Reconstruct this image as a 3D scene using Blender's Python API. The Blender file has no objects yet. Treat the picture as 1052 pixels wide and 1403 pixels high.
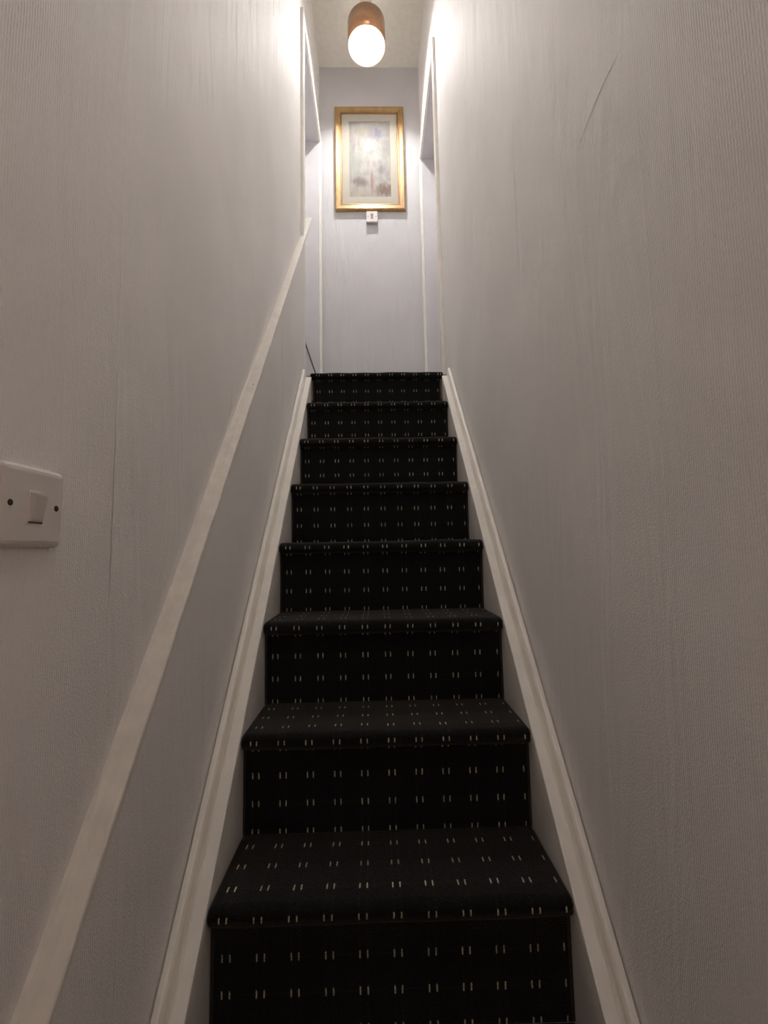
import bpy, bmesh, math, random
from mathutils import Vector, Matrix
random.seed(7)
SC = bpy.context.scene
COL = SC.collection

# ------------------------------------------------------------------ camera
F_PX, PITCH, YAW, ROLL = 601.49, 0.0904, 0.0188, -0.0184
CAM = Vector((-0.0167, -0.6492, 0.8446))
_fw = Vector((math.sin(YAW)*math.cos(PITCH), math.cos(YAW)*math.cos(PITCH), math.sin(PITCH)))
_r0 = Vector((math.cos(YAW), -math.sin(YAW), 0)); _u0 = _r0.cross(_fw)
_rt = math.cos(ROLL)*_r0 + math.sin(ROLL)*_u0
_up = math.cos(ROLL)*_u0 - math.sin(ROLL)*_r0
cam_d = bpy.data.cameras.new('camera'); cam = bpy.data.objects.new('camera', cam_d); COL.objects.link(cam)
cam_d.sensor_fit = 'HORIZONTAL'; cam_d.sensor_width = 36.0; cam_d.lens = F_PX*36.0/1052.0
cam_d.clip_start = 0.01; cam_d.clip_end = 60
cam.matrix_world = Matrix(((_rt.x, _up.x, -_fw.x, CAM.x), (_rt.y, _up.y, -_fw.y, CAM.y), (_rt.z, _up.z, -_fw.z, CAM.z), (0, 0, 0, 1)))
SC.camera = cam

def ray(px, py): return _fw + _rt*((px-526)/F_PX) - _up*((py-701.5)/F_PX)
def on_x(px, py, X): d = ray(px, py); return CAM + d*((X-CAM.x)/d.x)
def on_y(px, py, Y): d = ray(px, py); return CAM + d*((Y-CAM.y)/d.y)

# ------------------------------------------------------------------ world, exposure
w = bpy.data.worlds.new('night'); SC.world = w; w.use_nodes = True
w.node_tree.nodes['Background'].inputs[0].default_value = (0.02, 0.025, 0.035, 1)
w.node_tree.nodes['Background'].inputs[1].default_value = 0.2
SC.view_settings.view_transform = 'Standard'; SC.view_settings.look = 'None'
SC.view_settings.gamma = 1.0; SC.view_settings.use_curve_mapping = False
SC.view_settings.exposure = 1.62
SC.cycles.max_bounces = 20; SC.cycles.diffuse_bounces = 18   # a narrow white stairwell lives on bounced light
BULB_STRENGTH = 1150.0          # landing pendant
FILL_STRENGTH = 25.0          # added globe light, out of view over the foot of the stairs

# ------------------------------------------------------------------ main measures (metres)
G, R_ = 0.1889, 0.22           # going and rise
SL = R_/G
O = 0.0173                     # nosing overhang
NOS = 0.019                    # bullnose radius
WX = 0.385                     # stairwell half width
TOP = 8
LAND = TOP*R_                  # landing level 1.76
CEIL = 4.735
YEND = 2.552
HALLF = -2*R_                  # hall floor
YBACK = -2.1
HCEIL = 1.98

# ------------------------------------------------------------------ helpers
def obj(name, bm, mat, parent=None, smooth=False, kind=None, recalc=True):
    if recalc: bmesh.ops.recalc_face_normals(bm, faces=bm.faces)
    me = bpy.data.meshes.new(name); bm.to_mesh(me); bm.free()
    if smooth:
        for p in me.polygons: p.use_smooth = True
    me.materials.append(mat)
    o = bpy.data.objects.new(name, me); COL.objects.link(o)
    if parent is not None:
        o.parent = parent
        o.matrix_parent_inverse = Matrix.Translation(-parent.location) if parent.type == 'EMPTY' else Matrix.Identity(4)
    if kind: o['kind'] = kind
    return o

def thing(name, label, cat, loc=(0, 0, 0), group=None):
    o = bpy.data.objects.new(name, None); COL.objects.link(o); o.location = loc
    o.empty_display_size = 0.05
    o['label'] = label; o['category'] = cat
    if group: o['group'] = group
    return o

def box(bm, x0, x1, y0, y1, z0, z1, bev=0.0, seg=2, cuts=None):
    vs = [bm.verts.new((x, y, z)) for z in (z0, z1) for y in (y0, y1) for x in (x0, x1)]
    fs = [(0, 2, 3, 1), (4, 5, 7, 6), (0, 1, 5, 4), (2, 6, 7, 3), (0, 4, 6, 2), (1, 3, 7, 5)]
    faces = [bm.faces.new([vs[i] for i in f]) for f in fs]
    if bev > 0:
        es = list({e for f in faces for e in f.edges})
        bmesh.ops.bevel(bm, geom=es, offset=bev, segments=seg, profile=0.5, affect='EDGES')
    return faces

def prism(bm, loops):
    """loops: list of equally long closed vertex rings, joined in order and capped."""
    rings = [[bm.verts.new(p) for p in lp] for lp in loops]
    n = len(rings[0])
    for a, b in zip(rings[:-1], rings[1:]):
        for i in range(n): bm.faces.new((a[i], a[(i+1) % n], b[(i+1) % n], b[i]))
    bm.faces.new(list(reversed(rings[0]))); bm.faces.new(rings[-1])

def lathe(bm, prof, c, seg=48, closed=False):
    rings = []
    for r, z in prof:
        if r < 1e-6: rings.append([bm.verts.new((c[0], c[1], z))])
        else: rings.append([bm.verts.new((c[0]+r*math.cos(2*math.pi*k/seg), c[1]+r*math.sin(2*math.pi*k/seg), z)) for k in range(seg)])
    pairs = list(zip(rings[:-1], rings[1:]))
    if closed: pairs.append((rings[-1], rings[0]))
    for a, b in pairs:
        for k in range(seg):
            k2 = (k+1) % seg
            if len(a) == 1 and len(b) == 1: continue
            if len(a) == 1: bm.faces.new((a[0], b[k], b[k2]))
            elif len(b) == 1: bm.faces.new((a[k], a[k2], b[0]))
            else: bm.faces.new((a[k], a[k2], b[k2], b[k]))

def tube(bm, pts, rad, seg=8):
    pts = [Vector(p) for p in pts]; loops = []
    for i, p in enumerate(pts):
        t = (pts[min(i+1, len(pts)-1)]-pts[max(i-1, 0)]).normalized()
        a = t.cross(Vector((0.31, 0.17, 0.93))).normalized(); b = t.cross(a)
        r = rad[i] if isinstance(rad, (list, tuple)) else rad
        loops.append([p + a*(r*math.cos(2*math.pi*k/seg)) + b*(r*math.sin(2*math.pi*k/seg)) for k in range(seg)])
    prism(bm, loops)

# ------------------------------------------------------------------ materials
class NT:
    def __init__(s, name):
        s.m = bpy.data.materials.new(name); s.m.use_nodes = True
        s.t = s.m.node_tree; s.b = s.t.nodes['Principled BSDF']
    def n(s, typ, **kw):
        x = s.t.nodes.new(typ)
        for k, v in kw.items():
            if k.startswith('i_'):
                key = k[2:]; key = int(key) if key.isdigit() else key
                x.inputs[key].default_value = v
            else: setattr(x, k, v)
        return x
    def l(s, a, b): s.t.links.new(a, b)
    def math(s, op, a, b=None, clamp=False):
        x = s.t.nodes.new('ShaderNodeMath'); x.operation = op; x.use_clamp = clamp
        for i, v in enumerate((a, b)):
            if v is None: continue
            if isinstance(v, (int, float)): x.inputs[i].default_value = v
            else: s.l(v, x.inputs[i])
        return x.outputs[0]
    def mix(s, f, a, b):
        x = s.t.nodes.new('ShaderNodeMix'); x.data_type = 'RGBA'
        for sock, v in ((x.inputs[0], f), (x.inputs[6], a), (x.inputs[7], b)):
            if isinstance(v, (int, float, tuple)): sock.default_value = v if not isinstance(v, tuple) else (*v, 1)
            else: s.l(v, sock)
        return x.outputs[2]
    def ramp(s, f, lo, hi, c0=0.0, c1=1.0):
        x = s.t.nodes.new('ShaderNodeMapRange'); x.interpolation_type = 'SMOOTHSTEP'
        s.l(f, x.inputs[0]); x.inputs[1].default_value = lo; x.inputs[2].default_value = hi
        x.inputs[3].default_value = c0; x.inputs[4].default_value = c1
        return x.outputs[0]

def plain(name, col, rough=0.5, metal=0.0, noise=0.0, scale=30, bump=0.0, bscale=200, spec=0.5):
    q = NT(name); q.b.inputs['Roughness'].default_value = rough; q.b.inputs['Metallic'].default_value = metal
    q.b.inputs['Specular IOR Level'].default_value = spec
    q.b.inputs['Base Color'].default_value = (*col, 1)
    co = q.n('ShaderNodeTexCoord').outputs['Object']
    if noise > 0:
        t = q.n('ShaderNodeTexNoise', i_Scale=scale, i_Detail=4.0); q.l(co, t.inputs['Vector'])
        f = q.ramp(t.outputs['Fac'], 0.3, 0.7)
        q.l(q.mix(f, tuple(c*(1-noise) for c in col), tuple(min(1, c*(1+noise)) for c in col)), q.b.inputs['Base Color'])
    if bump > 0:
        t2 = q.n('ShaderNodeTexNoise', i_Scale=bscale, i_Detail=3.0); q.l(co, t2.inputs['Vector'])
        bp = q.n('ShaderNodeBump', i_Strength=bump, i_Distance=0.002); q.l(t2.outputs['Fac'], bp.inputs['Height'])
        q.l(bp.outputs[0], q.b.inputs['Normal'])
    return q.m

def wallpaper(name, col, rib=1.0, axis='Y'):
    """painted ribbed wallpaper: fine upright ribs, felt-like fuzz, long soft creases and a little grime"""
    q = NT(name); q.b.inputs['Roughness'].default_value = 0.62; q.b.inputs['Specular IOR Level'].default_value = 0.35
    geo = q.n('ShaderNodeNewGeometry').outputs['Position']
    sep = q.n('ShaderNodeSeparateXYZ'); q.l(geo, sep.inputs[0])
    y = sep.outputs[axis]
    wob = q.n('ShaderNodeTexNoise', i_Scale=6.0, i_Detail=2.0); q.l(geo, wob.inputs['Vector'])
    ph = q.math('ADD', q.math('MULTIPLY', y, 2*math.pi/0.0038), q.math('MULTIPLY', wob.outputs['Fac'], 7.0))
    ribs = q.math('SINE', ph)
    fuzz = q.n('ShaderNodeTexNoise', i_Scale=260.0, i_Detail=3.0); q.l(geo, fuzz.inputs['Vector'])
    mp = q.n('ShaderNodeMapping'); mp.inputs['Scale'].default_value = (9, 9, 1.6) ; mp.inputs['Rotation'].default_value = (0.12, 0, 0); q.l(geo, mp.inputs['Vector'])
    cr = q.n('ShaderNodeTexNoise', i_Scale=1.0, i_Detail=3.0, i_Roughness=0.55, i_Distortion=0.6); q.l(mp.outputs[0], cr.inputs['Vector'])
    b1 = q.n('ShaderNodeBump', i_Strength=1.0, i_Distance=0.010); q.l(cr.outputs['Fac'], b1.inputs['Height'])
    b2 = q.n('ShaderNodeBump', i_Strength=0.45, i_Distance=0.0026); q.l(fuzz.outputs['Fac'], b2.inputs['Height']); q.l(b1.outputs[0], b2.inputs['Normal'])
    b3 = q.n('ShaderNodeBump', i_Strength=0.5*rib, i_Distance=0.00035); q.l(ribs, b3.inputs['Height']); q.l(b2.outputs[0], b3.inputs['Normal'])
    q.l(b3.outputs[0], q.b.inputs['Normal'])
    gr = q.n('ShaderNodeTexNoise', i_Scale=3.2, i_Detail=5.0); q.l(geo, gr.inputs['Vector'])
    f = q.ramp(gr.outputs['Fac'], 0.35, 0.7)
    base = q.mix(f, tuple(c*0.95 for c in col), col)
    q.l(base, q.b.inputs['Base Color'])
    return q.m

def carpet_mat():
    q = NT('carpet_black_pin_dash'); q.b.inputs['Roughness'].default_value = 0.95
    q.b.inputs['Specular IOR Level'].default_value = 0.15
    q.b.inputs['Sheen Weight'].default_value = 0.5; q.b.inputs['Sheen Roughness'].default_value = 0.35; q.b.inputs['Sheen Tint'].default_value = (0.3, 0.29, 0.27, 1)
    uv = q.n('ShaderNodeUVMap').outputs[0]
    sep = q.n('ShaderNodeSeparateXYZ'); q.l(uv, sep.inputs[0]); u, v = sep.outputs[0], sep.outputs[1]
    wn = q.n('ShaderNodeTexNoise', i_Scale=40.0, i_Detail=2.0); q.l(uv, wn.inputs['Vector'])
    u = q.math('ADD', u, q.math('MULTIPLY', q.math('SUBTRACT', wn.outputs['Fac'], 0.5), 0.0022))
    PU, PV = 0.0617, 0.060
    cu = q.math('SUBTRACT', q.math('FLOORED_MODULO', q.math('ADD', u, 0.0205), PU), PU/2)     # -PU/2..PU/2, pair centre at 0
    cv = q.math('SUBTRACT', q.math('FLOORED_MODULO', q.math('ADD', v, PV/2), PV), PV/2)
    du = q.math('ABSOLUTE', q.math('SUBTRACT', q.math('ABSOLUTE', cu), 0.0068))
    fu = q.ramp(du, 0.0009, 0.0017, 1, 0)
    fv = q.ramp(q.math('ABSOLUTE', cv), 0.0055, 0.0075, 1, 0)
    dash = q.math('MULTIPLY', fu, fv)
    # each pair keeps its own worn brightness
    iu = q.math('FLOOR', q.math('DIVIDE', q.math('ADD', u, 0.0205), PU)); iv = q.math('FLOOR', q.math('DIVIDE', q.math('ADD', v, PV/2), PV))
    cmb = q.n('ShaderNodeCombineXYZ'); q.l(iu, cmb.inputs[0]); q.l(iv, cmb.inputs[1])
    q.l(q.n('ShaderNodeObjectInfo').outputs['Random'], cmb.inputs[2])
    wh = q.n('ShaderNodeTexWhiteNoise'); wh.noise_dimensions = '3D'; q.l(cmb.outputs[0], wh.inputs['Vector'])
    tint = q.mix(wh.outputs['Value'], (0.48, 0.45, 0.34), (0.72, 0.66, 0.44))
    tuft = q.n('ShaderNodeTexNoise', i_Scale=420.0, i_Detail=2.0); q.l(uv, tuft.inputs['Vector'])
    dash = q.math('MULTIPLY', dash, q.ramp(tuft.outputs['Fac'], 0.28, 0.5))
    # faint lines that carry the dashes up and across
    col_line = q.math('MULTIPLY', q.ramp(du, 0.0008, 0.0022, 1, 0), 0.28)
    row_line = q.math('MULTIPLY', q.ramp(q.math('ABSOLUTE', cv), 0.0008, 0.002, 1, 0), 0.35)
    line = q.math('MAXIMUM', col_line, row_line)
    pile = q.mix(q.ramp(tuft.outputs['Fac'], 0.3, 0.7), (0.003, 0.003, 0.0036), (0.016, 0.0155, 0.0155))
    base = q.mix(line, pile, (0.026, 0.026, 0.024))
    q.l(q.mix(dash, base, tint), q.b.inputs['Base Color'])
    bp = q.n('ShaderNodeBump', i_Strength=0.8, i_Distance=0.003); q.l(tuft.outputs['Fac'], bp.inputs['Height'])
    q.l(bp.outputs[0], q.b.inputs['Normal'])
    return q.m

def emit(name, col, strength):
    q = NT(name); q.b.inputs['Base Color'].default_value = (*col, 1)
    q.b.inputs['Emission Color'].default_value = (*col, 1); q.b.inputs['Emission Strength'].default_value = strength
    return q.m

def print_mat():
    """faded print: pale sky, loose flowers, a low street of brownish shapes (soft generic blotches)"""
    q = NT('faded_art_print'); q.b.inputs['Roughness'].default_value = 0.8
    gc = q.n('ShaderNodeTexCoord').outputs['Generated']
    sep = q.n('ShaderNodeSeparateXYZ'); q.l(gc, sep.inputs[0]); x, z = sep.outputs[0], sep.outputs[2]
    nz = q.n('ShaderNodeTexNoise', i_Scale=7.0, i_Detail=6.0, i_Roughness=0.65); q.l(gc, nz.inputs['Vector'])
    n2 = q.n('ShaderNodeTexNoise', i_Scale=16.0, i_Detail=4.0, i_Roughness=0.7); q.l(gc, n2.inputs['Vector'])
    c = q.mix(q.ramp(nz.outputs['Fac'], 0.35, 0.65), (0.25, 0.245, 0.24), (0.36, 0.345, 0.325))
    c = q.mix(q.ramp(z, 0.75, 1.0, 0, 0.5), c, (0.31, 0.29, 0.27))
    def blot(cx, cz, rx, rz, col, amt):
        nonlocal c
        dx = q.math('DIVIDE', q.math('SUBTRACT', x, cx), rx); dz = q.math('DIVIDE', q.math('SUBTRACT', z, cz), rz)
        d = q.math('ADD', q.math('POWER', q.math('ABSOLUTE', dx), 2.0), q.math('POWER', q.math('ABSOLUTE', dz), 2.0))
        d = q.math('ADD', d, q.math('MULTIPLY', q.math('SUBTRACT', n2.outputs['Fac'], 0.5), 3.2))
        c = q.mix(q.ramp(d, -0.1, 1.5, amt, 0), c, col)
    blot(0.68, 0.83, 0.16, 0.08, (0.161, 0.174, 0.236), 0.8)
    blot(0.28, 0.86, 0.16, 0.06, (0.31, 0.285, 0.223), 0.6)
    blot(0.40, 0.70, 0.12, 0.06, (0.372, 0.298, 0.26), 0.5)
    blot(0.85, 0.62, 0.16, 0.16, (0.236, 0.248, 0.236), 0.6)
    blot(0.14, 0.45, 0.18, 0.15, (0.26, 0.285, 0.248), 0.7)
    blot(0.26, 0.20, 0.20, 0.065, (0.124, 0.093, 0.081), 0.75)
    blot(0.54, 0.19, 0.045, 0.16, (0.26, 0.124, 0.093), 0.7)
    blot(0.84, 0.10, 0.24, 0.09, (0.149, 0.081, 0.056), 0.85)
    blot(0.76, 0.36, 0.10, 0.06, (0.161, 0.155, 0.167), 0.6)
    blot(0.30, 0.06, 0.34, 0.06, (0.322, 0.273, 0.223), 0.6)
    q.l(q.mix(1.0, c, c), q.b.inputs['Base Color'])
    return q.m

def glass_mat():
    q = NT('picture_glass'); t = q.t
    tr = q.n('ShaderNodeBsdfTransparent'); gl = q.n('ShaderNodeBsdfGlossy', i_Roughness=0.006)
    lw = q.n('ShaderNodeLayerWeight', i_Blend=0.5); mx = q.n('ShaderNodeMixShader')
    fac = q.math('ADD', 0.045, q.math('MULTIPLY', q.math('POWER', lw.outputs['Facing'], 5.0), 0.9))
    q.l(fac, mx.inputs[0]); q.l(tr.outputs[0], mx.inputs[1]); q.l(gl.outputs[0], mx.inputs[2])
    q.l(mx.outputs[0], t.nodes['Material Output'].inputs['Surface']); t.nodes.remove(q.b)
    return q.m

def diffuser_mat():
    q = NT('opal_diffuser'); d = q.n('ShaderNodeBsdfDiffuse'); d.inputs[0].default_value = (0.85, 0.85, 0.84, 1)
    tl = q.n('ShaderNodeBsdfTranslucent'); tl.inputs[0].default_value = (0.9, 0.9, 0.88, 1)
    mx = q.n('ShaderNodeMixShader', i_0=0.35); q.l(d.outputs[0], mx.inputs[1]); q.l(tl.outputs[0], mx.inputs[2])
    q.l(mx.outputs[0], q.t.nodes['Material Output'].inputs['Surface']); q.t.nodes.remove(q.b)
    return q.m

M = dict(
    diffuser=diffuser_mat(),
    paper=wallpaper('ribbed_wallpaper', (0.875, 0.866, 0.86)),
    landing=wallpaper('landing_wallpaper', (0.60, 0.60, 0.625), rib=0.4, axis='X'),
    plaster=plain('white_plaster', (0.78, 0.76, 0.70), 0.85, noise=0.03, bump=0.1, bscale=120),
    gloss=plain('white_gloss_paint', (0.85, 0.83, 0.79), 0.32, noise=0.035, scale=18, bump=0.15, bscale=45),
    rail=plain('chipped_white_paint', (0.78, 0.75, 0.70), 0.4, noise=0.05, scale=30, bump=0.5, bscale=60),
    wood=plain('bare_wood', (0.22, 0.15, 0.09), 0.7, noise=0.2, scale=14),
    carpet=carpet_mat(),
    copper=plain('brushed_copper', (0.62, 0.36, 0.22), 0.28, metal=1.0, noise=0.06, scale=60),
    shade_in=plain('white_shade_lining', (0.85, 0.84, 0.82), 0.5),
    steel=plain('grey_steel', (0.5, 0.5, 0.5), 0.35, metal=1.0),
    cable=plain('white_cable', (0.75, 0.75, 0.73), 0.5),
    gold=plain('gilt_wood', (0.40, 0.25, 0.11), 0.4, metal=0.4, noise=0.12, scale=25),
    gold_in=plain('dark_gilt_slip', (0.27, 0.15, 0.06), 0.4, metal=0.5, noise=0.1, scale=40),
    mount=plain('cream_mount_board', (0.45, 0.42, 0.36), 0.9, noise=0.02),
    crease_highlight=plain('paper_fold_painted_highlight', (0.95, 0.95, 0.95), 0.7),
    art=print_mat(), glass=glass_mat(),
    plastic=plain('white_plastic', (0.72, 0.69, 0.67), 0.3, noise=0.02, scale=20),
    plastic_box=plain('grey_plastic', (0.36, 0.35, 0.34), 0.45),
    hole=plain('dark_screw', (0.035, 0.022, 0.016), 0.6),
    rod=plain('dark_metal_rod', (0.05, 0.042, 0.04), 0.45, metal=0.4),
    bulb=emit('lamp_bulb_glow', (1.0, 0.96, 0.93), BULB_STRENGTH),
    bulb_body=emit('frosted_bulb_body', (1.0, 0.96, 0.93), 9.0),
    hall_fill=emit('added_hall_fill_glow', (1.0, 0.66, 0.50), 5.5),
    fill_glow=emit('added_fill_glow', (1.0, 0.91, 0.87), FILL_STRENGTH),
    underlay=plain('dark_stained_step', (0.045, 0.036, 0.03), 0.8, noise=0.15, scale=20),
    lilac=plain('lilac_grey_paint', (0.62, 0.62, 0.66), 0.5, noise=0.03, scale=8),
    brass=plain('brass', (0.6, 0.42, 0.18), 0.35, metal=1.0),
    hallfloor=plain('dark_hall_floor', (0.10, 0.07, 0.05), 0.6, noise=0.2, scale=12),
    doorpaint=plain('white_door_paint', (0.78, 0.76, 0.74), 0.4, noise=0.03, scale=10),
)

# ------------------------------------------------------------------ the setting
DOOR = {-1: dict(y0=1.718, y1=2.479, zt=4.011, c0=1.669, c1=2.526, ct=4.058),
        1: dict(y0=1.760, y1=2.479, zt=3.864, c0=1.712, c1=2.526, ct=3.921)}
TH = 0.125   # wall thickness
UX = 0.412   # upper left wall, set back behind the rail
RS, RH = 1.272, 0.495                      # slope and height of the ledge rail's front edge
RC = math.cos(math.atan(RS))
def rail_mid(y): return RH+RS*y-0.006/RC

WALLX = {-1: UX, 1: WX}
walls = {}
for s, side in ((-1, 'left'), (1, 'right')):
    d = DOOR[s]; xi, xo = s*WALLX[s], s*(WALLX[s]+TH)
    bm = bmesh.new(); a, b = min(xi, xo), max(xi, xo)
    if s < 0: box(bm, -UX-TH, -UX-0.016, YBACK, d['c0']-0.002, HALLF, CEIL)
    for y0, y1, z0, z1 in ((YBACK if s > 0 else d['c0']-0.002, d['y0'], HALLF, CEIL), (d['y0'], d['y1'], d['zt'], CEIL),
                           (d['y0'], d['y1'], HALLF, LAND-0.002), (d['y1'], YEND+0.1, HALLF, CEIL)):
        box(bm, a, b, y0, y1, z0, z1)
    walls[s] = obj('wall_'+side, bm, M['paper'], kind='structure')
    # paper hung in 53 cm drops: each drop lifts a little along its seams
    y_first = (0.012 if s < 0 else -0.055) - 0.53*4
    k = 0
    while True:
        ya = y_first + 0.53*k; yb = ya + 0.53; k += 1
        if ya > d['c0']-0.02: break
        if yb < YBACK+0.05: continue
        ya = max(ya, YBACK); yend = min(yb, d['c0'])
        if yend-ya < 0.02: continue
        ys = sorted({ya, ya+0.0012, ya+0.004, ya+0.009, yend-0.009, yend-0.004, yend-0.0012, yend}
                    | {ya+0.02+(yend-ya-0.04)*i/14 for i in range(15)})
        ph = random.random()*6
        lo, hi = HALLF+0.01, CEIL-0.01
        cut = lambda y: min(max(rail_mid(y), lo+0.002), hi)
        if s > 0: spans = [(WX, lambda y: lo, lambda y: hi)]
        else: spans = [(UX, cut, lambda y: hi)] + ([(WX, lambda y: lo, cut)] if yend < 1.64 else [])
        for base, zlo, zhi in spans:
            bm = bmesh.new(); grid = []
            for i in range(41):
                row = []
                for y in ys:
                    z = zlo(y)+(zhi(y)-zlo(y))*((i/40)**2.5 if base == UX else i/40)
                    lift = 0.0010 + 0.0007*(math.exp(-(yend-y)/0.006) + max(0, 1-(y-ya)/0.0016))*(0.7+0.3*math.sin(z*5+ph))
                    if base == UX:              # the old plaster rolls in towards the ledge lower down the stairs
                        dp = (z-zlo(y))*RC; lift -= 0.0075*math.exp(-(dp/0.045)**2)*min(1, max(0.25, (1.2-y)/0.7))
                    row.append(bm.verts.new((s*(base-lift), y, z)))
                grid.append(row)
            for i in range(40):
                for j in range(len(ys)-1):
                    q4 = (grid[i][j], grid[i][j+1], grid[i+1][j+1], grid[i+1][j])
                    bm.faces.new(q4 if s < 0 else tuple(reversed(q4)))
            obj('wallpaper_strip', bm, M['paper'], walls[s], smooth=True, recalc=False)
# thicker lower part of the left wall that carries the rail
bm = bmesh.new(); y_foot = (HALLF-RH+0.006/RC)/RS
prism(bm, [[(x, y_foot, HALLF), (x, 1.635, HALLF), (x, 1.635, rail_mid(1.635))] for x in (-UX-0.02, -WX)])
obj('lower_wall_panel', bm, M['paper'], walls[-1])

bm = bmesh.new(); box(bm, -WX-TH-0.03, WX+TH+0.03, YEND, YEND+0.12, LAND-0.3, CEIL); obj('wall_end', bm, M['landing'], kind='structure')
bm = bmesh.new(); box(bm, -WX-TH, WX+TH, YBACK-0.12, YBACK, HALLF, HCEIL); obj('wall_back', bm, M['paper'], kind='structure')
bm = bmesh.new(); box(bm, -WX-TH, WX+TH, -0.85, -0.73, HCEIL, CEIL); obj('wall_bulkhead', bm, M['plaster'], kind='structure')
bm = bmesh.new(); box(bm, -WX-TH-0.03, WX+TH+0.03, -0.85, YEND+0.12, CEIL, CEIL+0.08); obj('ceiling', bm, M['plaster'], kind='structure')
bm = bmesh.new(); box(bm, -WX-TH, WX+TH, YBACK-0.12, -0.85, HCEIL, HCEIL+0.08); obj('ceiling_hall', bm, M['plaster'], kind='structure')
bm = bmesh.new(); box(bm, -WX-TH, WX+TH, YBACK-0.12, 0.2, HALLF-0.08, HALLF); obj('floor_hall', bm, M['hallfloor'], kind='structure')
bm = bmesh.new(); box(bm, -WX-TH, WX+TH, TOP*G+O+0.01, YEND+0.12, LAND-0.14, LAND-0.009); obj('floor_landing', bm, M['wood'], kind='structure')

# door frames and added door leaves on the landing, trims round the openings
for s, idx in ((-1, 1), (1, 2)):
    d = DOOR[s]; wx = WALLX[s]
    xw = s*wx; xf = s*(wx-0.018); xo = s*(wx+TH)
    bm = bmesh.new()                                       # architrave: two uprights and a head, with a rounded inner edge
    A = min(xw, xf); B = max(xw, xf)
    box(bm, A, B, d['c0'], d['y0']+0.004, LAND, d['ct'], 0.003)
    box(bm, A, B, d['y1']-0.004, d['c1'], LAND, d['ct'], 0.003)
    box(bm, A, B, d['y0']-0.002, d['y1']+0.002, d['zt']-0.004, d['ct'], 0.003)
    tr = obj('trim_%d' % idx, bm, M['gloss'], kind='structure')
    bm = bmesh.new()                                       # lining: jambs and head across the wall thickness
    A, B = min(xw, xo), max(xw, xo)
    box(bm, A, B, d['y0']-0.002, d['y0']+0.012, LAND, d['zt']); box(bm, A, B, d['y1']-0.012, d['y1']+0.002, LAND, d['zt'])
    box(bm, A, B, d['y0']+0.012, d['y1']-0.012, d['zt']-0.012, d['zt'])
    obj('door_lining', bm, M['lilac'], tr)
    # unseen door leaf added on the room side to stop light leaking out
    x0 = s*(wx+TH); x1 = s*(wx+TH+0.038)
    y0, y1, z1 = d['y0']-0.03, d['y1']+0.03, d['zt']+0.02
    bm = bmesh.new(); box(bm, min(x0, x1), max(x0, x1), y0, y1, LAND-0.004, z1, 0.002)
    dr = obj('door_%d' % idx, bm, M['doorpaint'], kind='structure')
    for za, zb in ((LAND+0.2, LAND+0.85), (LAND+1.02, LAND+1.85)):
        for ya, yb in ((d['y0']+0.11, (d['y0']+d['y1'])/2-0.05), ((d['y0']+d['y1'])/2+0.05, d['y1']-0.11)):
            bm = bmesh.new(); xp = x0 - s*0.006
            box(bm, min(x0+s*0.002, xp), max(x0+s*0.002, xp), ya, yb, za, zb, 0.003); obj('door_panel', bm, M['doorpaint'], dr)
    bm = bmesh.new(); lathe(bm, [(0, -0.0), (0.01, 0.0), (0.01, 0.025), (0.024, 0.032), (0.026, 0.045), (0.016, 0.056), (0, 0.058)], (0, 0), 20)
    bmesh.ops.transform(bm, matrix=Matrix.Translation((x0, d['y0']+0.07, LAND+1.0)) @ Matrix.Rotation(-s*math.pi/2, 4, 'Y'), verts=bm.verts)
    obj('door_knob', bm, M['brass'], dr, smooth=True)

# ------------------------------------------------------------------ staircase
stair = thing('staircase', 'steep straight staircase fitted with black dash-patterned carpet between white string boards', 'staircase', (0, -G, HALLF))
UVN = 'UVMap'
def carpet_profile(n, back):
    """(y, z, half width, v) from the foot of the riser over the nosing to the back of the tread"""
    yn, zt = n*G, n*R_
    pts = []
    for t in (0.0, 0.33, 0.66, 1.0): pts.append((yn+O+0.004, (n-1)*R_+0.001+(R_-2*NOS-0.003)*t, 0.3230))
    pts.append((yn+O+0.002, zt-2*NOS+0.001, 0.3230))
    for k in range(0, 11):
        a = -math.pi/2 - math.pi*k/10
        pts.append((yn+NOS+NOS*math.cos(a), zt-NOS+NOS*math.sin(a), 0.3245+0.002*math.sin(math.pi*k/10)))
    for t in (0.2, 0.5, 0.8, 1.0): pts.append((yn+NOS+(back-yn-NOS)*t, zt, 0.3255))
    s = [0.0]
    for a, b in zip(pts[:-1], pts[1:]): s.append(s[-1]+math.hypot(b[0]-a[0], b[1]-a[1]))
    nose = s[10]
    return [(p[0], p[1], p[2], si-nose-0.03*min(1, max(0, (10-i)/5))) for i, (p, si) in enumerate(zip(pts, s))]

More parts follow.
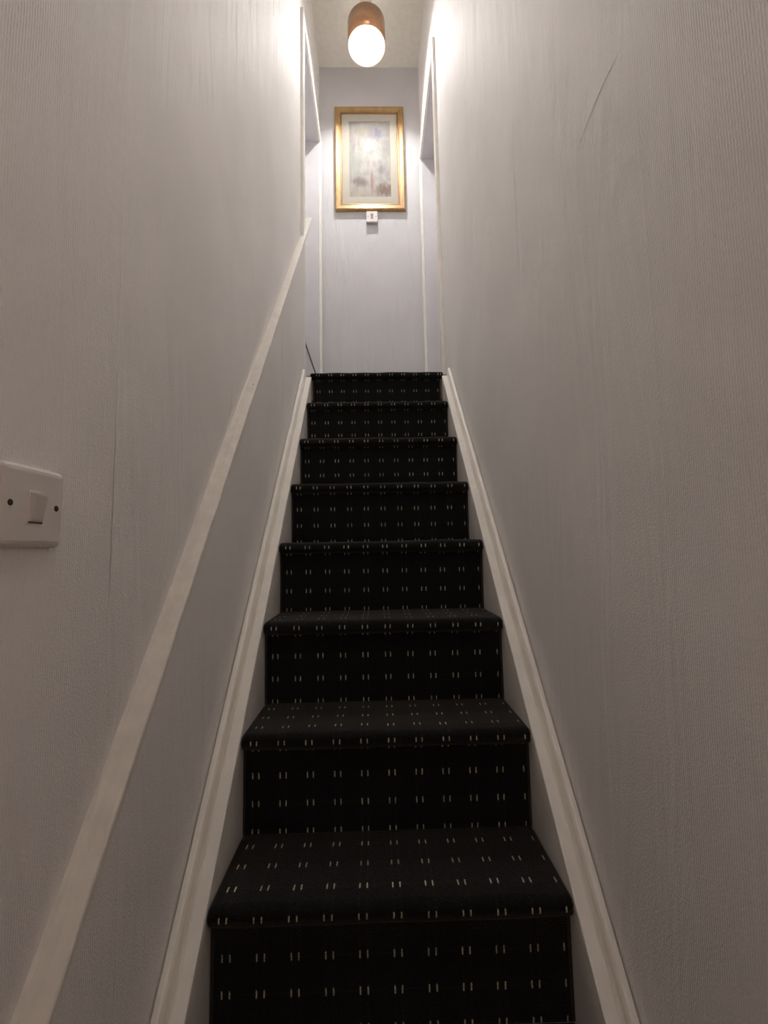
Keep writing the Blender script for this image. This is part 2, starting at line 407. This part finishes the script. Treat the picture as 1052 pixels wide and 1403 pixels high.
def carpet_mesh(n, parent):
    back = (n+1)*G+O+0.004 if n < TOP else YEND
    prof = carpet_profile(n, back)
    if n == TOP:   # the landing carpet runs wall to wall and laps over the string boards
        prof = [(y, z, hw if i < 5 else (0.338 if y < TOP*G+0.03 else 0.360), v) for i, (y, z, hw, v) in enumerate(prof)]
    bm = bmesh.new(); uvl = bm.loops.layers.uv.new(UVN)
    rows = []
    m = len(prof)
    rnd = random.Random(n+40)
    wav = [rnd.uniform(-0.0022, 0.0022) for _ in range(12)]
    for i, (y, z, hw, v) in enumerate(prof):
        y0, z0 = prof[max(i-1, 0)][:2]; y1, z1 = prof[min(i+1, m-1)][:2]
        L = math.hypot(y1-y0, z1-z0); ny, nz = -(z1-z0)/L, (y1-y0)/L      # outward
        row = []
        xs = [-hw, -hw+0.0015, -hw+0.005] + [-hw+0.005+(2*hw-0.010)*k/10 for k in range(1, 10)] + [hw-0.005, hw-0.0015, hw]
        for j, x in enumerate(xs):
            e = {0: 0.006, 1: 0.0022, 2: 0.0005}.get(min(j, len(xs)-1-j), 0.0)
            wv = 0.0
            if 2 < j < len(xs)-3 and 4 < i < m-3: wv = wav[j % 12]*0.7
            xx = x + (rnd.uniform(-0.0012, 0.0012) if j in (0, len(xs)-1) else 0)
            row.append((bm.verts.new((xx, y - ny*(e-wv), z - nz*(e-wv))), x, v))
        rows.append(row)
    for a, b in zip(rows[:-1], rows[1:]):
        for j in range(len(a)-1):
            f = bm.faces.new((a[j][0], a[j+1][0], b[j+1][0], b[j][0]))
            for lp, src in zip(f.loops, (a[j], a[j+1], b[j+1], b[j])): lp[uvl].uv = (src[1], src[2])
    return obj('carpet', bm, M['carpet'], parent, smooth=True, recalc=False)

for n in range(-1, TOP+1):
    yn, zt = n*G, n*R_; bk = (n+1)*G+O+0.03 if n < TOP else TOP*G+O+0.06
    c = 0.007
    prof = [(yn+O+c+0.002, (n-1)*R_-0.004), (yn+O+c+0.002, zt-2*NOS+0.004), (yn+NOS, zt-2*NOS+c)]
    prof += [(yn+NOS+(NOS-c)*math.cos(a), zt-NOS+(NOS-c)*math.sin(a)) for a in [-math.pi/2-math.pi*k/8 for k in range(1, 8)]]
    prof += [(yn+NOS, zt-c), (bk-0.03, zt-c), (bk-0.03, zt-0.03), (yn+O+0.03, zt-0.03), (yn+O+0.03, (n-1)*R_-0.004)]
    bm = bmesh.new(); prism(bm, [[(x, y, z) for y, z in prof] for x in (-0.3275, 0.3275)])
    st = obj('step', bm, M['underlay'], stair)
    carpet_mesh(n, st)

H0 = -0.008
COSA = math.cos(math.atan(SL))
for s in (-1, 1):
    y0, y1 = -1.9*G, 1.487
    def at(x, off, y): return (s*x, y, max(SL*y+H0+off/COSA, HALLF+0.001+0.0001*off))
    sec = [(0.328, -0.26), (0.328, -0.004), (0.3285, -0.0012), (0.3305, 0.0), (0.350, 0.0), (0.3520, -0.0012), (0.3535, -0.006), (0.3535, -0.26)]
    N = 30
    bm = bmesh.new(); prism(bm, [[at(x, o, y0+(y1-y0)*i/N) for x, o in sec] for i in range(N+1)])
    sb = obj('string_board', bm, M['gloss'], stair, smooth=False)
    sec = [(0.3538, -0.05), (0.3538, -0.016), (0.3565, -0.020), (0.3600, -0.020), (0.3632, -0.012), (0.3648, -0.001), (0.3675, 0.005),
           (0.372, 0.0072), (0.378, 0.0062), (0.3805, 0.003), (0.3812, -0.05)]
    y1b = 1.528
    bm = bmesh.new(); prism(bm, [[at(x, o, y0+(y1b-y0)*i/N) for x, o in sec] for i in range(N+1)])
    obj('moulding', bm, M['gloss'], sb)

# ------------------------------------------------------------------ sloping wall rail on the left wall
rail = thing('wall_rail', 'white painted ledge rail sloping up the wall past the light switch', 'handrail', (-0.385, -0.4, 0.045))
def rail_at(xoff, off, y): return (-WX + xoff, y - off*math.sin(math.atan(RS)), RH + RS*y + off*RC)
ya, yb = -0.55, 1.905; N = 90
loops = []
rr = random.Random(3)
for i in range(N+1):
    y = ya+(yb-ya)*i/N
    j = rr.uniform(-0.0005, 0.0005); k = rr.uniform(-0.0004, 0.0004)
    sec = [(-0.0005, -0.0135), (0.0022, -0.0135), (0.0032+k, -0.011), (0.0032+k, -0.003), (0.0018, -0.0006), (-0.002, 0.0+j), (-0.014, 0.0012+j), (-0.0345, 0.0005), (-0.0345, -0.0135)]
    loops.append([rail_at(x, o, y) for x, o in sec])
bm = bmesh.new(); prism(bm, loops); obj('capping', bm, M['rail'], rail)
loops = []
for i in range(N+1):                                     # lumpy filler and paint along the back of the ledge
    y = ya+(1.66-ya)*i/N
    a = 0.003 + 0.004*abs(math.sin(y*23+math.sin(y*57)*1.5))*rr.uniform(0.3, 1.0)
    loops.append([rail_at(x, o, y) for x, o in ((-0.0342, 0.0), (-0.0285, 0.0009), (-0.0295, 0.0022), (-0.0310, 0.0022+a*0.4), (-0.0328, 0.002+a), (-0.0342, 0.002+a*1.3))])
bm = bmesh.new(); prism(bm, loops); obj('filler_bead', bm, M['rail'], rail)
for px, py in ((347, 527), (266, 706), (247, 764), (237, 788)):   # chips in the paint
    d_ = ray(px, py); c = CAM + d_*((RH-(CAM.z-RS*CAM.y))/(d_.z-RS*d_.y))
    bm = bmesh.new(); bmesh.ops.create_icosphere(bm, subdivisions=1, radius=0.0028, matrix=Matrix.Translation(c) @ Matrix.Diagonal((0.5, 1.0, 1.5, 1)))
    obj('paint_chip', bm, M['hole'], rail)

# ------------------------------------------------------------------ light switch near the foot of the stairs
SW = Vector((-UX, -0.149, 0.9020))
sw = thing('light_switch', 'white single rocker light switch with two screws on the wall beside the sloping rail', 'switch', SW)
def rounded(bm, cy, cz, hy, hz, rad, levels):
    """stack of rounded rectangles in the Y/Z plane: levels = (x, inset)"""
    loops = []
    for x, ins in levels:
        lp = []
        for qy, qz, a0 in ((1, 1, 0), (-1, 1, 90), (-1, -1, 180), (1, -1, 270)):
            for k in range(7):
                a = math.radians(a0+15*k); r = max(rad-ins, 0.0005)
                lp.append((x, cy+qy*(hy-rad)+r*math.cos(a), cz+qz*(hz-rad)+r*math.sin(a)))
        loops.append(lp)
    prism(bm, loops)
bm = bmesh.new()
rounded(bm, SW.y, SW.z, 0.0455, 0.0455, 0.008, [(-UX+0.0005, 0), (-UX+0.006, 0), (-UX+0.0085, 0.0012), (-UX+0.0102, 0.0036), (-UX+0.0112, 0.0075)])
plate = obj('plate', bm, M['plastic'], sw)
bm = bmesh.new(); xr = -UX+0.0108
box(bm, xr, xr+0.0012, SW.y-0.0110, SW.y+0.0110, SW.z-0.0185, SW.z+0.0175, 0.0004); obj('rocker_surround', bm, M['plastic'], plate)
yc, zc = SW.y+0.0, SW.z-0.0005
bm = bmesh.new()
pr = [(xr, -0.016), (xr+0.0022, -0.0155), (xr+0.0030, -0.0135), (xr+0.0073, 0.0135), (xr+0.0072, 0.0155), (xr, 0.0162)]
prism(bm, [[(x, yc+yy, zc+z) for x, z in pr] for yy in (-0.0096, 0.0096)])
bmesh.ops.bevel(bm, geom=list(bm.edges), offset=0.0005, segments=2, affect='EDGES')
obj('rocker', bm, M['plastic'], sw)
bm = bmesh.new(); box(bm, xr, xr+0.0016, yc-0.0105, yc+0.0100, zc-0.0178, zc-0.0163); obj('rocker_gap', bm, M['hole'], sw)
for px, py in ((14, 688), (77, 697)):
    c = on_x(px, py, -UX+0.0112)
    bm = bmesh.new(); lathe(bm, [(0, 0), (0.0036, 0), (0.0036, 0.0006), (0.0028, 0.001), (0, 0.0011)], (0, 0), 16)
    bmesh.ops.transform(bm, matrix=Matrix.Translation((-UX+0.0108, c.y, c.z)) @ Matrix.Rotation(math.pi/2, 4, 'Y'), verts=bm.verts)
    obj('screw', bm, M['hole'], sw)
bm = bmesh.new(); p1 = on_x(86, 708, -UX+0.0092); p2 = on_x(71, 728, -UX+0.0108); p3 = on_x(54, 749, -UX+0.009)
tube(bm, [p1, p2, p3], 0.0007, 6); obj('paint_ridge', bm, M['plastic'], plate)

# long crease where the paper has bubbled on the right wall
bm = bmesh.new()
cr_pts = [on_x(px, py, WX-0.0008) for px, py in ((852, 62), (840, 88), (826, 116), (815, 142), (806, 165), (797, 190), (790, 207))]
hw = [0.1, 0.6, 0.9, 1.0, 0.9, 0.5, 0.1]       # a long fold: gentle towards the foot of the stairs, steep towards the landing
ra = [bm.verts.new((WX-0.0008, p.y-0.009*h_, p.z)) for p, h_ in zip(cr_pts, hw)]
rb = [bm.verts.new((WX-0.0010-0.0008*h_, p.y, p.z)) for p, h_ in zip(cr_pts, hw)]
rc = [bm.verts.new((WX-0.0008, p.y+0.0026*h_, p.z)) for p, h_ in zip(cr_pts, hw)]
for i in range(len(ra)-1):
    bm.faces.new((ra[i], rb[i], rb[i+1], ra[i+1])); bm.faces.new((rb[i], rc[i], rc[i+1], rb[i+1]))
obj('wallpaper_crease', bm, M['crease_highlight'], walls[1])  # colour paler than the wall paints a highlight along the fold

# ------------------------------------------------------------------ framed picture on the end wall
PX, PZ = -0.018, 3.924; PW, PH = 0.546, 0.877
pic = thing('framed_picture', 'gilt-framed faded print with wide cream mount hanging on the end wall', 'picture', (PX, YEND, PZ))
def frame_rail(bm, sec, hw, hh, which):
    """one mitred frame side; sec = (inset from outer edge, depth from wall)"""
    corners = {'bottom': ((-1, -1), (1, -1)), 'right': ((1, -1), (1, 1)), 'top': ((1, 1), (-1, 1)), 'left': ((-1, 1), (-1, -1))}[which]
    prism(bm, [[(PX+cx*(hw-i), YEND-dp, PZ+cz*(hh-i)) for i, dp in sec] for cx, cz in corners])
for wh in ('bottom', 'right', 'top', 'left'):
    bm = bmesh.new()
    frame_rail(bm, [(0, 0.001), (0, 0.021), (0.004, 0.0265), (0.011, 0.029), (0.018, 0.0275), (0.026, 0.0235), (0.034, 0.0215), (0.044, 0.0205), (0.044, 0.001)], PW/2, PH/2, wh)
    fr = obj('frame_side', bm, M['gold'], pic)
    bm = bmesh.new()
    frame_rail(bm, [(0.0442, 0.002), (0.0442, 0.0195), (0.047, 0.021), (0.051, 0.020), (0.055, 0.0165), (0.055, 0.002)], PW/2, PH/2, wh)
    obj('slip_moulding', bm, M['gold_in'], fr)
bm = bmesh.new()
mx0, mx1, mz0, mz1 = PX-PW/2+0.05, PX+PW/2-0.05, PZ-PH/2+0.05, PZ+PH/2-0.05
ax0, ax1, az0, az1 = -0.178, 0.144, 3.606, 4.247
Ym, Yb = YEND-0.0125, YEND-0.0095
vo = [bm.verts.new(p) for p in ((mx0, Ym, mz0), (mx1, Ym, mz0), (mx1, Ym, mz1), (mx0, Ym, mz1))]
vi = [bm.verts.new(p) for p in ((ax0-.002, Ym, az0-.002), (ax1+.002, Ym, az0-.002), (ax1+.002, Ym, az1+.002), (ax0-.002, Ym, az1+.002))]
vb = [bm.verts.new(p) for p in ((ax0, Yb, az0), (ax1, Yb, az0), (ax1, Yb, az1), (ax0, Yb, az1))]
for k in range(4):
    k2 = (k+1) % 4; bm.faces.new((vo[k], vo[k2], vi[k2], vi[k])); bm.faces.new((vi[k], vi[k2], vb[k2], vb[k]))
obj('mount', bm, M['mount'], pic, recalc=False)
bm = bmesh.new(); box(bm, mx0+0.01, mx1-0.01, YEND-0.0045, YEND-0.001, mz0+0.01, mz1-0.01); obj('backing_board', bm, M['wood'], pic)
bm = bmesh.new(); box(bm, ax0-0.004, ax1+0.004, YEND-0.0085, YEND-0.0065, az0-0.004, az1+0.004); obj('print', bm, M['art'], pic)
bm = bmesh.new()
vs = [bm.verts.new((x, YEND-0.0145, z)) for x, z in ((mx0, mz0), (mx1, mz0), (mx1, mz1), (mx0, mz1))]; bm.faces.new(vs)
obj('glass', bm, M['glass'], pic, recalc=False)

# ------------------------------------------------------------------ switch box under the picture
BX, BZ = -0.008, 3.426
sb = thing('landing_switch', 'small white square switch on a surface box under the framed picture', 'switch', (BX, YEND, BZ))
def rounded_y(bm, hx, hz, rad, levels):
    loops = []
    for y, ins in levels:
        lp = []
        for qx, qz, a0 in ((1, 1, 0), (-1, 1, 90), (-1, -1, 180), (1, -1, 270)):
            for k in range(4):
                a = math.radians(a0+30*k); r = max(rad-ins, 0.0005)
                lp.append((BX+qx*(hx-rad)+r*math.cos(a), y, BZ+qz*(hz-rad)+r*math.sin(a)))
        loops.append(lp)
    prism(bm, loops)
bm = bmesh.new(); rounded_y(bm, 0.0435, 0.0435, 0.005, [(YEND-0.0003, 0), (YEND-0.022, 0)]); obj('surface_box', bm, M['plastic_box'], sb)
bm = bmesh.new(); rounded_y(bm, 0.044, 0.044, 0.006, [(YEND-0.0222, 0), (YEND-0.028, 0), (YEND-0.031, 0.003)]); obj('plate', bm, M['plastic'], sb)
bm = bmesh.new()
prism(bm, [[(x, YEND-y, BZ+z) for y, z in ((0.0305, -0.016), (0.0335, -0.016), (0.0345, 0), (0.0385, 0.016), (0.0305, 0.016))] for x in (BX-0.010, BX+0.010)])
obj('rocker', bm, M['plastic_box'], sb)
for sx in (-1, 1):
    bm = bmesh.new(); lathe(bm, [(0, 0), (0.003, 0), (0.003, 0.0008), (0, 0.001)], (0, 0), 12)
    bmesh.ops.transform(bm, matrix=Matrix.Translation((BX+sx*0.030, YEND-0.0308, BZ)) @ Matrix.Rotation(math.pi/2, 4, 'X'), verts=bm.verts)
    obj('screw', bm, M['hole'], sb)

# ------------------------------------------------------------------ landing pendant
LX, LY, LZ0, LZ1, LR = -0.0265, 2.126, 4.378, 4.551, 0.1307
lamp = thing('pendant_lamp', 'lit copper cylinder pendant lamp hanging from the landing ceiling', 'lamp', (LX, LY, CEIL))
bm = bmesh.new(); lathe(bm, [(LR, LZ0), (LR, LZ1), (LR-0.0012, LZ1), (LR-0.0012, LZ0)], (LX, LY), 96, closed=True)
sh = obj('shade', bm, M['copper'], lamp, smooth=False)
for p in sh.data.polygons: p.use_smooth = abs(p.normal.z) < 0.5
bm = bmesh.new(); lathe(bm, [(LR-0.0016, LZ0+0.001), (LR-0.0016, LZ1-0.001), (LR-0.0024, LZ1-0.001), (LR-0.0024, LZ0+0.001)], (LX, LY), 96, closed=True)
ln = obj('shade_lining', bm, M['shade_in'], sh)
for p in ln.data.polygons: p.use_smooth = abs(p.normal.z) < 0.5
bm = bmesh.new()
lathe(bm, [(LR-0.003, LZ1-0.006), (LR-0.003, LZ1-0.002), (LR-0.006, LZ1-0.002), (LR-0.006, LZ1-0.006)], (LX, LY), 64, closed=True)
for k in range(3):
    a = math.radians(90+120*k)
    tube(bm, [(LX+0.018*math.cos(a), LY+0.018*math.sin(a), LZ1-0.004), (LX+(LR-0.004)*math.cos(a), LY+(LR-0.004)*math.sin(a), LZ1-0.004)], 0.0022, 8)
lathe(bm, [(0.022, LZ1-0.007), (0.022, LZ1-0.001), (0.0175, LZ1-0.001), (0.0175, LZ1-0.007)], (LX, LY), 32, closed=True)
obj('shade_ring', bm, M['steel'], sh)
bm = bmesh.new(); lathe(bm, [(0.021, LZ1-0.0075), (0.021, LZ1-0.0095), (LR-0.003, LZ1-0.0095), (LR-0.003, LZ1-0.0075)], (LX, LY), 64, closed=True)
obj('top_diffuser', bm, M['diffuser'], sh)
bm = bmesh.new(); lathe(bm, [(0, LZ1+0.035), (0.006, LZ1+0.033), (0.015, LZ1+0.014), (0.0172, LZ1+0.008), (0.0172, LZ1-0.030), (0.014, LZ1-0.034), (0, LZ1-0.034)], (LX, LY), 24)
obj('lamp_holder', bm, M['plastic'], lamp, smooth=True)
bm = bmesh.new(); tube(bm, [(LX, LY, LZ1+0.03), (LX, LY, CEIL-0.02)], 0.0032, 10); obj('cord', bm, M['cable'], lamp, smooth=True)
bm = bmesh.new(); lathe(bm, [(0, CEIL), (0.042, CEIL), (0.041, CEIL-0.008), (0.030, CEIL-0.018), (0.010, CEIL-0.026), (0, CEIL-0.026)], (LX, LY), 32)
obj('ceiling_rose', bm, M['plastic'], lamp, smooth=True)
BZ0 = LZ0+0.050
bm = bmesh.new()                                          # reflector bulb: cup with a recessed glowing face
lathe(bm, [(0, BZ0+0.088), (0.0135, BZ0+0.088), (0.0135, BZ0+0.062), (0.022, BZ0+0.040), (0.035, BZ0+0.006), (0.0355, BZ0), (0.0340, BZ0), (0.0328, BZ0+0.004), (0.0235, BZ0+0.024), (0, BZ0+0.024)], (LX, LY), 32)
bl = obj('bulb', bm, M['bulb_body'], lamp, smooth=False)
bm = bmesh.new()
lathe(bm, [(0.0232, BZ0+0.0235), (0.020, BZ0+0.0215), (0.012, BZ0+0.020), (0, BZ0+0.0195)], (LX, LY), 20)
obj('bulb_lens', bm, M['bulb'], bl, smooth=True)

# ------------------------------------------------------------------ thin dark rod leaning in the left doorway
p_top = on_y(417, 467, 2.458); p_mid = on_y(432, 511, 2.39)
t = (LAND+0.004-p_mid.z)/(p_top.z-p_mid.z); p_bot = p_mid+(p_top-p_mid)*t
rod = thing('leaning_rod', 'thin dark metal rod leaning against the frame of the left doorway', 'rod', p_bot)
bm = bmesh.new(); tube(bm, [p_bot, p_bot.lerp(p_top, 0.5), p_top], 0.0055, 10); obj('shaft', bm, M['rod'], rod, smooth=True)
bm = bmesh.new(); bmesh.ops.create_uvsphere(bm, u_segments=14, v_segments=9, radius=0.0095, matrix=Matrix.Translation(p_top)); obj('end_knob', bm, M['rod'], rod, smooth=True)

# ------------------------------------------------------------------ unseen globe light added over the foot of the stairs to brighten the walls
GX, GY, GZ = 0.17, -0.42, 3.30
gl = thing('added_globe_light', 'added unseen fill light, a warm white globe hung high over the foot of the stairs', 'lamp', (GX, GY, CEIL))
bm = bmesh.new(); lathe(bm, [(0, CEIL), (0.045, CEIL), (0.044, CEIL-0.008), (0.032, CEIL-0.018), (0.010, CEIL-0.028), (0, CEIL-0.028)], (GX, GY), 32)
obj('ceiling_rose', bm, M['plastic'], gl, smooth=True)
bm = bmesh.new(); tube(bm, [(GX, GY, CEIL-0.02), (GX, GY, GZ+0.10)], 0.0032, 10); obj('cord', bm, M['cable'], gl, smooth=True)
bm = bmesh.new(); lathe(bm, [(0, GZ+0.11), (0.012, GZ+0.108), (0.024, GZ+0.085), (0.026, GZ+0.052), (0, GZ+0.052)], (GX, GY), 24); obj('lamp_holder', bm, M['brass'], gl, smooth=True)
bm = bmesh.new(); lathe(bm, [(0, GZ-0.06)]+[(0.06*math.sin(math.radians(a)), GZ-0.06*math.cos(math.radians(a))) for a in range(15, 166, 15)]+[(0, GZ+0.06)], (GX, GY), 24)
obj('fill_light_globe', bm, M['fill_glow'], gl, smooth=True)

# ------------------------------------------------------------------ unseen warm light added behind the viewer to brighten the lower left wall
HL = Vector((WX-0.0015, -1.25, 1.05))
hl = thing('added_hall_light', 'added unseen warm fill light on the hall wall at the foot of the stairs', 'lamp', HL)
bm = bmesh.new(); lathe(bm, [(0, 0), (0.05, 0), (0.05, 0.006), (0.035, 0.014), (0, 0.016)], (0, 0), 28)
bmesh.ops.transform(bm, matrix=Matrix.Translation((HL.x, HL.y, HL.z)) @ Matrix.Rotation(-math.pi/2, 4, 'Y'), verts=bm.verts)
obj('back_plate', bm, M['brass'], hl, smooth=True)
bm = bmesh.new(); tube(bm, [(HL.x-0.012, HL.y, HL.z), (HL.x-0.06, HL.y, HL.z-0.01), (HL.x-0.085, HL.y, HL.z+0.02)], 0.006, 10); obj('arm', bm, M['brass'], hl, smooth=True)
bm = bmesh.new(); lathe(bm, [(0, HL.z+0.02)]+[(0.05*math.sin(math.radians(a)), HL.z+0.07-0.05*math.cos(math.radians(a))) for a in range(20, 161, 20)]+[(0, HL.z+0.12)], (HL.x-0.085, HL.y), 20)
obj('fill_light_globe', bm, M['hall_fill'], hl, smooth=True)
